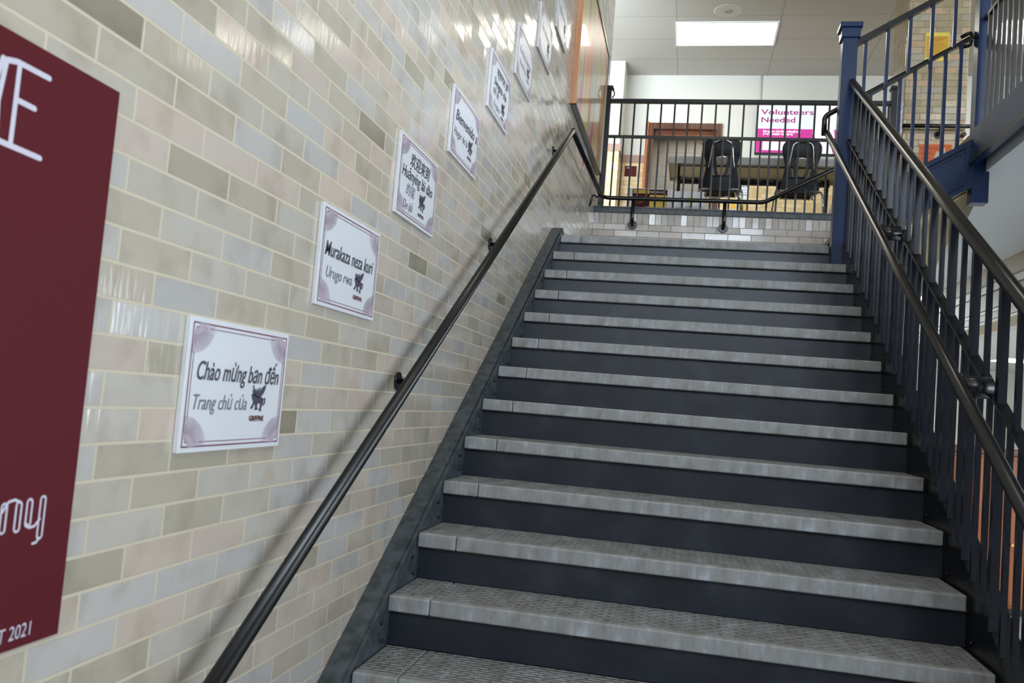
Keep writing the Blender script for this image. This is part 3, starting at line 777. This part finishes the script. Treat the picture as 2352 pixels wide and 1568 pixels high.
welcome(*SG[3], [('Bienvenido a', .045, .400, .150, .066, 'ink'), ('Hogar de la', .035, .250, .088, .048, 'ink_light')],
        'white welcome sign reading Bienvenido a, fourth from the bottom', (.262, .070, .066))
welcome(*SG[4], [('स्वागत छ', .12, .37, .195, .056, 'ink'), ('Swagata cha', .080, .350, .138, .056, 'ink'), ('को घर', .07, .20, .090, .046, 'ink_light'), ('Ko ghara', .10, .23, .038, .044, 'ink_light')],
        'white welcome sign reading Swagata cha, right above the Bienvenido sign', (.260, .050, .066))
welcome(*SG[5], [('Karibu kwenye', .055, .38, .145, .058, 'ink_glare'), ('Nyumba ya', .065, .25, .085, .046, 'ink_glare')],
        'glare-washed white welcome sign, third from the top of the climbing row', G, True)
welcome(*SG[6], [('Soo dhawow', .065, .36, .145, .058, 'ink_glare')],
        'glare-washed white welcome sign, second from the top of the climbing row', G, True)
welcome(*SG[7], [('Bienvenue', .075, .36, .145, .060, 'ink_glare')],
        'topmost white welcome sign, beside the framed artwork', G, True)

# ------------------------------------------------------------------ maroon sign, only its right end is in view
ms = thing('maroon_sign', 'large maroon sign with pale outlined letters at the left edge', 'sign', (0, -1.6, .85))
MB().box((.0005, -2.35, .397), (.012, -1.201, 1.306), .001, 1).build('board', M['maroon'], ms)
A = Plane((.0122, 0, 0), (0, 1, 0), (1, 0, 0))
b = MB()
for s_ in ([(-1.362, 1.267), (-1.425, 1.267), (-1.445, 1.262), (-1.452, 1.20), (-1.447, 1.145), (-1.362, 1.143)],
           [(-1.421, 1.262), (-1.421, 1.15)], [(-1.421, 1.213), (-1.384, 1.212)], [(-1.452, 1.262), (-1.48, 1.15), (-1.50, 1.262), (-1.52, 1.15), (-1.54, 1.262)]):
    A.line(b, s_, .0085, 0)
b.build('lettering', M['letter'], ms)
b = MB()
def loop(cu, v0, v1, wd, du=0):
    n = 5; out = []
    for k in range(n + 1):
        a = math.pi * k / n; out.append((cu + du + wd * math.cos(a), v1 + wd * math.sin(a)))
    for k in range(n + 1):
        a = math.pi + math.pi * k / n; out.append((cu + wd * math.cos(a), v0 + wd * math.sin(a)))
    out.append(out[0]); return out
for cu, v0, v1 in ((-1.349, .584, .618), (-1.3205, .583, .618), (-1.2985, .588, .620), (-1.271, .566, .622)):
    A.line(b, loop(cu, v0, v1, .0052), .0036, 0)
A.line(b, [(-1.353, .610), (-1.342, .625), (-1.330, .627), (-1.318, .622)], .0042, 0)
A.line(b, [(-1.302, .588), (-1.295, .581), (-1.284, .582), (-1.274, .592)], .0042, 0)
A.line(b, [(-1.271, .562), (-1.276, .556), (-1.284, .555)], .0040, 0)
b.build('lettering', M['letter'], ms)
b = MB(); A.text(b, 'ST 2021', -1.345, .412, .031, .0008, sx=.80, shear=.05); b.build('lettering', M['letter'], ms)

# ------------------------------------------------------------------ framed artwork and notices on the left wall
fa = thing('framed_artwork', 'glass-fronted framed artwork of yellow and red stripes above the landing handrail', 'framed picture', (0, 4.8, 3.7))
fy0, fy1, fz0, fz1 = 3.80, 5.78, 3.105, 4.32
MB().box((.001, fy0 + .01, fz0 + .01), (.035, fy1 - .01, fz1 - .01)).build('backing', M['quilt'], fa)
b = MB(); b.box((.0, fy0, fz0), (.045, fy1, fz0 + .02), .002); b.box((.0, fy0, fz1 - .02), (.045, fy1, fz1), .002); b.box((.0, fy1 - .012, fz0), (.045, fy1, fz1), .002)
b.build('frame', M['aluminium'], fa)
plab(MB().box((.0, fy0 - .02, fz0), (.045, fy0 + .015, fz1), .002).build('frame', M['wood_frame'], fa), 'light wood side strip of the frame')
for (a, b_, c_, d_, lab, mt) in ((4.83, 4.95, 3.02, 3.17, 'small blue-printed notice taped under the framed artwork, upper of two', 'blue_ink'),
                         (4.66, 4.80, 2.86, 2.99, 'small red-and-blue printed notice under the framed artwork, lower of two', 'orange_paper')):
    t = thing('wall_notice', lab, 'notice', (0, (a + b_) / 2, c_), 'small notices under the artwork')
    boxo('sheet', M['sign_white'], (.0005, a, c_), (.003, b_, d_), t)
    boxo('print', M[mt], (.0031, a + .02, c_ + .03), (.0036, b_ - .03, d_ - .03), t)

# ------------------------------------------------------------------ pillar posters
t = thing('wall_poster', 'yellow printed poster taped high on the brick pillar', 'poster', (3.08, 5.9, 4.45))
A = Plane((2.985, 5.8995, 4.31), (1, 0, 0), (0, -1, 0))
b = MB(); A.rect(b, 0, 0, .205, .275, 0, .002); b.build('sheet', M['yellow_paper'], t)
b = MB(); A.rect(b, .008, .035, .197, .240, .0021, .0026); b.build('panel', M['mustard'], t)
b = MB()
for i, (u, wd, v) in enumerate(((.02, .03, .215), (.055, .10, .215), (.165, .025, .215), (.06, .09, .200), (.075, .06, .188))):
    for j in range(int(wd / .009)): A.rect(b, u + j * .009, v, u + j * .009 + .006, v + .009, .0027, .0030)
for r in range(8): A.rect(b, .03, .165 - r * .015, .03 + .12 + .02 * (r % 3), .168 - r * .015, .0027, .0029)
b.build('lettering', M['gold_ink'], t)
t = thing('wall_poster', 'orange poster beginning did you, low on the brick pillar under the short handrail', 'poster', (3.1, 5.9, 3.4))
A = Plane((2.975, 5.8995, 3.29), (1, 0, 0), (0, -1, 0))
b = MB(); A.rect(b, 0, 0, .28, .225, 0, .002); b.build('sheet', M['orange_paper'], t)
b = MB(); A.text(b, 'did you know', .012, .178, .036, .0026, sx=.95); A.text(b, 'that the', .02, .13, .03, .0026); A.text(b, 'school', .02, .085, .03, .0026); b.build('lettering', M['wood_dark'], t)
b = MB(); A.fill(b, [(.13, .10), (.15, .16), (.18, .15), (.20, .20), (.225, .19), (.22, .12), (.24, .08), (.19, .07)], .003); b.build('picture', M['cream_band'], t)

# ------------------------------------------------------------------ upper hall things
# wall screen
tv = thing('wall_screen', 'lit wall screen showing Volunteers Needed in magenta on pale blue', 'television', (2.33, YF, 4.8))
TX0, TX1, TZ0, TZ1 = 1.712, 2.932, 4.47, 5.185
b = MB().box((TX0, 9.44, TZ0), (TX1, 9.49, TZ1), .003); b.build('housing', M['black'], tv)
A = Plane((TX0 + .012, 9.4395, TZ0 + .022), (1, 0, 0), (0, -1, 0)); UW = TX1 - TX0 - .024; VH = TZ1 - TZ0 - .034
b = MB(); A.rect(b, 0, .335, UW, VH, 0, .001); plab(b.build('screen', M['scr_blue'], tv), 'pale blue upper part of the picture')
b = MB(); A.rect(b, 0, 0, UW, .335, 0, .001); plab(b.build('screen', M['scr_mag'], tv), 'magenta lower part of the picture')
b = MB(); A.text(b, 'Volunteers', .045, .535, .104, .0016, fit=.735, bold=.002); A.text(b, 'Needed', .045, .425, .104, .0016, fit=.50, bold=.002); b.build('lettering', M['scr_text'], tv)
b = MB(); A.text(b, 'Emergence (1st floor school) is in', .085, .285, .042, .0016, sx=.86, bold=.0022); A.text(b, 'need of volunteers/helpers', .085, .248, .042, .0016, sx=.86, bold=.0022)
A.rect(b, .10, .175, .71, .192, .001, .0014); A.rect(b, .085, .035, .50, .155, .001, .0014); b.build('lettering', M['scr_white'], tv)
b = MB(); A.text(b, 'See Email From', .135, .105, .045, .0020); A.text(b, 'ASAP if', .19, .055, .045, .0020); A.text(b, 'on campus', .62, .435, .032, .0020); b.build('lettering', M['scr_grey'], tv)
b = MB(); A.fill(b, [(.78, VH), (.80, .50), (.74, .38), (.73, .28), (.78, .20), (.79, .10), (.86, .0), (1.01, .0), (.96, .16), (1.02, .22), (1.0, .40), (1.02, VH)], .0012); b.build('picture', M['scr_white'], tv)

# folding table
ft = thing('folding_table', 'long white folding table with black underframe behind the railing chairs', 'table', (1.55, 6.9, ZU))
TA, TB, TY0, TY1, TZ = .655, 2.485, 6.55, 7.28, 3.553
b = MB(); b.box((TA, TY0, TZ - .045), (TB, TY1, TZ), .012, 3)
for p, q in (((TA, TY0), (TB, TY0 + .02)), ((TA, TY1 - .02), (TB, TY1)), ((TA, TY0), (TA + .02, TY1)), ((TB - .02, TY0), (TB, TY1))):
    b.box((p[0] + .002, p[1] + .002, TZ - .082), (q[0] - .002, q[1] - .002, TZ - .03), .006, 2)
b.build('tabletop', M['table_plastic'], ft)
b = MB(); b.box((TA + .1, TY0 + .03, TZ - .10), (TB - .1, TY0 + .05, TZ - .085)); b.box((TA + .09, TY1 - .06, TZ - .115), (TB - .09, TY1 - .03, TZ - .075))
for i in range(13): b.tube([(TA + .17 + i * .125, TY1 - .045, TZ - .08), (TA + .17 + i * .125, TY1 - .045, TZ - .055)], .022, 12)
b.build('underframe', M['black'], ft)
for x in (TA + .12, TB - .12):
    for y in (TY0 + .10, TY1 - .10):
        b = MB(); b.tube([(x, y, ZU), (x, y, TZ - .05)], .014, 12); b.build('leg', M['black'], ft)

# school chairs seen from behind
def chair_outline():
    L_ = [(.0, .865), (.08, .862), (.14, .845), (.178, .81), (.187, .765), (.178, .70), (.160, .64), (.152, .58), (.158, .52), (.170, .45), (.182, .36), (.165, .335), (.0, .330)]
    return L_ + [(-x, z) for x, z in L_[-2:0:-1]]
H1 = [(-.056, .665), (-.045, .675), (.045, .675), (.056, .665), (.050, .60), (.034, .50), (.024, .488), (-.024, .488), (-.034, .50), (-.050, .60)]
H2 = [(.092, .59), (.076, .575), (.062, .50), (.052, .485), (.078, .485), (.092, .53)]
def shell(parent):
    c = bpy.data.curves.new('s', 'CURVE'); c.dimensions = '2D'; c.fill_mode = 'BOTH'; c.extrude = .004; c.bevel_depth = .003; c.bevel_resolution = 2
    for pts in (chair_outline(), H1, H2, [(-x, z) for x, z in H2[::-1]]):
        s = c.splines.new('BEZIER'); s.bezier_points.add(len(pts) - 1); s.use_cyclic_u = True; s.resolution_u = 3
        for bp, p in zip(s.bezier_points, pts):
            bp.co = (p[0], p[1], 0); bp.handle_left_type = bp.handle_right_type = 'AUTO'
    o = bpy.data.objects.new('s', c); COL.objects.link(o)
    dg = bpy.context.evaluated_depsgraph_get(); dg.update()
    me = bpy.data.meshes.new_from_object(o.evaluated_get(dg)); bpy.data.objects.remove(o)
    bm = bmesh.new(); bm.from_mesh(me); bmesh.ops.triangulate(bm, faces=bm.faces)
    bmesh.ops.subdivide_edges(bm, edges=[e for e in bm.edges if e.calc_length() > .05], cuts=2)
    for v in bm.verts:
        x, z, d_ = v.co.x, v.co.y, v.co.z
        v.co = Vector((x, -.02 + d_ + .9 * x * x - .12 * (z - .36) + .05 * max(0, .42 - z), z))
    for f in bm.faces: f.smooth = True
    bm.to_mesh(me); bm.free(); me.materials.clear(); me.materials.append(M['black_plastic'])
    ob = bpy.data.objects.new('backrest', me); COL.objects.link(ob); ob.parent = parent
    return ob
def make_chair(loc, rz, label, group):
    t = thing('school_chair', label, 'chair', (0, 0, 0), group)
    shell(t)
    b = MB(); sec = []
    for i in range(9):
        y = -.02 + .40 * i / 8; hw = .19 + .02 * math.sin(i / 8 * math.pi); z = .36 + .02 * math.cos(i / 8 * math.pi * 1.6) - (.03 if i == 8 else 0) + .04
        sec.append([b.bm.verts.new((hw * u, y, z - .012 + .02 * u * u)) for u in (-1, -.7, -.35, 0, .35, .7, 1)])
    top = []
    for a, c in zip(sec, sec[1:]):
        for k in range(6): f = b.bm.faces.new((a[k], a[k + 1], c[k + 1], c[k])); f.smooth = True
    r = bmesh.ops.solidify(b.bm, geom=list(b.bm.faces), thickness=.01)
    b.build('seat', M['black_plastic'], t)
    b = MB(); b.tube([(-.150, .035, .42), (-.118, -.045, .60), (-.092, -.085, .80), (-.04, -.092, .828), (.04, -.092, .828), (.092, -.085, .80), (.118, -.045, .60), (.150, .035, .42)], .009, 12, smooth_corner=.05)
    plab(b.build('back_frame', M['chrome'], t), 'bent chrome tube holding the backrest')
    b = MB(); b.tube([(-.19, .0, .352), (.19, .0, .352)], .0105, 12); b.tube([(-.15, .30, .352), (.15, .30, .352)], .0105, 12)
    b.tube([(-.15, .0, .352), (-.15, .33, .352)], .0105, 12); b.tube([(.15, .0, .352), (.15, .33, .352)], .0105, 12); b.build('seat_frame', M['chrome'], t)
    for sx in (-1, 1):
        b = MB(); b.tube([(sx * .15, .04, .352), (sx * .215, -.03, .345), (sx * .235, -.08, .01)], .0105, 12, smooth_corner=.06); b.build('leg', M['chrome'], t)
        b = MB(); b.tube([(sx * .15, .24, .352), (sx * .205, .30, .345), (sx * .225, .37, .01)], .0105, 12, smooth_corner=.06); b.build('leg', M['chrome'], t)
    t.location = loc; t.rotation_euler = (0, 0, rz)
    return t
c1 = make_chair((1.205, 6.27, ZU), math.radians(-3), 'black plastic school chair with chrome legs, left one facing the folding table', 'school chairs at the folding table')
c2 = c1.copy(); COL.objects.link(c2)
for ch in list(c1.children):
    k = ch.copy(); k.parent = c2; COL.objects.link(k)
c2.location = (1.972, 6.27, ZU); c2.rotation_euler = (0, 0, math.radians(2))
c2['label'] = 'black plastic school chair with chrome legs, right one in front of the wall screen'

# thin stand with brass tipped arm
sd = thing('floor_stand', 'thin black floor stand with brass-tipped curved arm left of the first chair', 'stand', (1.0, 6.45, ZU))
b = MB(); b.tube([(.982, 6.45, ZU + .02), (1.015, 6.45, 3.70)], .0085, 12); b.build('pole', M['black'], sd)
b = MB()
for a in (90, 210, 330): b.tube([(.982, 6.45, ZU + .10), (.982 + .16 * math.cos(math.radians(a)), 6.45 + .12 * math.sin(math.radians(a)), ZU + .008)], .007, 8)
b.build('base', M['black'], sd)
b = MB(); b.tube([(1.012, 6.45, 3.645), (.975, 6.44, 3.66), (.962, 6.44, 3.68), (.966, 6.44, 3.72)], .006, 8, smooth_corner=.02); b.build('arm', M['brass'], sd)
b = MB(); bmesh.ops.create_uvsphere(b.bm, u_segments=14, v_segments=10, radius=.012, matrix=Matrix.Translation((.966, 6.44, 3.735))); b.build('knob', M['brass'], sd)

# white box with posters
bx = thing('display_box', 'white box on the hall floor with yellow and maroon quartered poster', 'box', (.53, 6.2, ZU))
b = MB(); b.box((.298, 6.12, ZU), (.752, 6.38, 3.082), .022, 4); b.build('body', M['white_plastic'], bx)
A = Plane((.345, 6.1195, 2.79), (1, 0, 0), (0, -1, 0))
b = MB(); A.rect(b, -.004, 0, .345, .278, 0, .0008); plab(b.build('poster', M['maroon'], bx), 'maroon poster ground')
b = MB()
for r in ((.006, .235, .168, .270), (.0, .0, .160, .085), (.172, .095, .342, .222)): A.rect(b, r[0], r[1], r[2], r[3], .001, .0014)
b.build('poster_panel', M['yellow'], bx)
b = MB()
for r in range(5): A.rect(b, .015, .07 - r * .014, .12 + .02 * (r % 2), .073 - r * .014, .0016, .0018); A.rect(b, .185, .075 - r * .014, .32 - .02 * (r % 2), .081 - r * .014, .0012, .0014); A.rect(b, .19, .205 - r * .014, .33 - .02 * (r % 2), .208 - r * .014, .0016, .0018)
for r in range(3): A.rect(b, .012, .155 - r * .014, .14 - .03 * r, .160 - r * .014, .0012, .0014)
for j in range(16): A.rect(b, .014 + j * .0092, .247, .020 + j * .0092, .256, .0016, .0018)
b.build('lettering', M['gold_ink'], bx)
b = MB(); A.text(b, 'SHA SGA 21-22', .176, .243, .026, .0020, bold=.0008, sx=.80); A.text(b, '2020', .225, .083, .017, .0020); b.build('lettering', M['sign_white'], bx)
b = MB(); A.fill(b, [(.162 + .019 * math.cos(a * math.pi / 10), .088 + .017 * math.sin(a * math.pi / 10)) for a in range(20)], .0018); b.build('badge', M['speaker'], bx)

# 48 steps card
t = thing('step_count_card', 'white card reading 48 steps closer, propped on the floor behind the hall railing', 'card', (.91, 5.95, ZU))
A = Plane((.765, 5.955, ZU + .001), (1, 0, 0), (0, -1, 0))
b = MB(); A.rect(b, 0, 0, .285, .235, -.004, 0); b.build('sheet', M['white_plastic'], t)
b = MB(); A.text(b, '48', .105, .115, .095, .001, sx=.9, bold=.003); b.build('lettering', M['lemon'], t)
b = MB(); A.text(b, 'steps', .115, .078, .030, .001); b.build('lettering', M['ink_light'], t)
b = MB(); A.text(b, 'closer to Being Your', .018, .038, .030, .001, sx=.92); b.build('lettering', M['line'], t)
b = MB()
for cx, cy, rot in ((.025, .17, -.3), (.065, .145, -.35), (.205, .17, -.3), (.25, .135, -.3)):
    for (oy, rx, ry) in ((.018, .012, .022), (-.020, .008, .012)):
        pts = []
        for a in range(15):
            an = a * 2 * math.pi / 14; px, py = rx * math.cos(an), oy + ry * math.sin(an)
            pts.append((cx + px * math.cos(rot) - py * math.sin(rot), cy + px * math.sin(rot) + py * math.cos(rot)))
        A.line(b, pts, .0014, .001)
b.build('footprints', M['ink_light'], t)

# posters and door plaque on the far wall
t = thing('wall_poster', 'white poster with turn up in black letters on the yellow brick', 'poster', (1.6, YF, 3.97))
A = Plane((1.515, YF - .001, 3.85), (1, 0, 0), (0, -1, 0))
b = MB(); A.rect(b, 0, 0, .155, .245, 0, .002); b.build('sheet', M['sign_white'], t)
b = MB(); A.text(b, 'TURN UP', .012, .165, .042, .0025, sx=.75, bold=.001); A.text(b, 'PROTECT', .02, .120, .026, .0025); A.text(b, 'YOUR', .06, .082, .026, .0025); A.text(b, 'RIGHTS', .035, .045, .030, .0025, bold=.001); b.build('lettering', M['ink'], t)
t = thing('wall_poster', 'white poster with yellow drawing on the yellow brick under the turn up poster', 'poster', (1.53, YF, 3.72))
A = Plane((1.40, YF - .001, 3.60), (1, 0, 0), (0, -1, 0))
b = MB(); A.rect(b, 0, 0, .265, .24, 0, .002); b.build('sheet', M['cream_band'], t)
b = MB(); A.fill(b, [(.03, .10), (.04, .19), (.10, .20), (.12, .12)], .0022); A.fill(b, [(.15, .08), (.17, .20), (.23, .21), (.25, .10), (.20, .06)], .0022); b.build('picture', M['mustard'], t)
t = thing('room_plaque', 'small maroon room number plaque on yellow brick left of the doorway', 'sign', (.04, YF, 4.2))
A = Plane((-.045, YF - .001, 4.125), (1, 0, 0), (0, -1, 0))
b = MB(); A.rect(b, 0, 0, .165, .15, 0, .006); b.build('plate', M['maroon'], t)
b = MB(); A.text(b, '328', .018, .112, .034, .0065); b.build('lettering', M['sign_white'], t)

# crumpled white bag beside the newel
b = MB()
import math as _m
rings = []
for i, (z, r) in enumerate(((0, .035), (.03, .05), (.07, .05), (.11, .045), (.15, .035), (.19, .028), (.22, .012))):
    rings.append([b.bm.verts.new((2.275 + r * (1 + .35 * _m.sin(k * 2.3 + i * 1.7)) * _m.cos(k * _m.pi / 7), 5.93 + .6 * r * (1 + .3 * _m.cos(k * 1.9 + i)) * _m.sin(k * _m.pi / 7), ZU + .002 + z)) for k in range(14)])
for a, c in zip(rings, rings[1:]):
    for k in range(14): b.bm.faces.new((a[k], a[(k + 1) % 14], c[(k + 1) % 14], c[k]))
b.bm.faces.new(rings[0][::-1]); b.bm.faces.new(rings[-1])
tag(b.build('plastic_bag', M['white_plastic']), 'crumpled white bag on the hall floor, half hidden by the daylight-tinted newel post', 'bag')

# ------------------------------------------------------------------ lobby cabinet behind the railing
cb = thing('wooden_cabinet', 'orange wooden cabinet in the lobby seen through the stair balusters', 'cabinet', (3.8, 6.0, ZF))
b = MB(); b.box((3.05, 5.79, ZF + .06), (4.75, 6.2, .70), .004); b.build('body', M['wood_orange'], cb)
b = MB(); b.box((3.02, 5.76, .70), (4.78, 6.23, .765), .006); b.build('top', M['wood_dark_x'], cb)
b = MB(); b.box((3.08, 5.81, ZF), (4.72, 6.18, ZF + .06)); b.build('plinth', M['black'], cb)
for i in range(4):
    x = 3.08 + i * .415
    o = MB().box((x, 5.772, ZF + .09), (x + .40, 5.79, .67), .004).build('door', M['wood_orange'], cb)
    k = MB().tube([(x + .36, 5.76, -.06), (x + .36, 5.772, -.06)], .014, 12).build('knob', M['brass'], o); k.matrix_parent_inverse = Matrix.Identity(4)
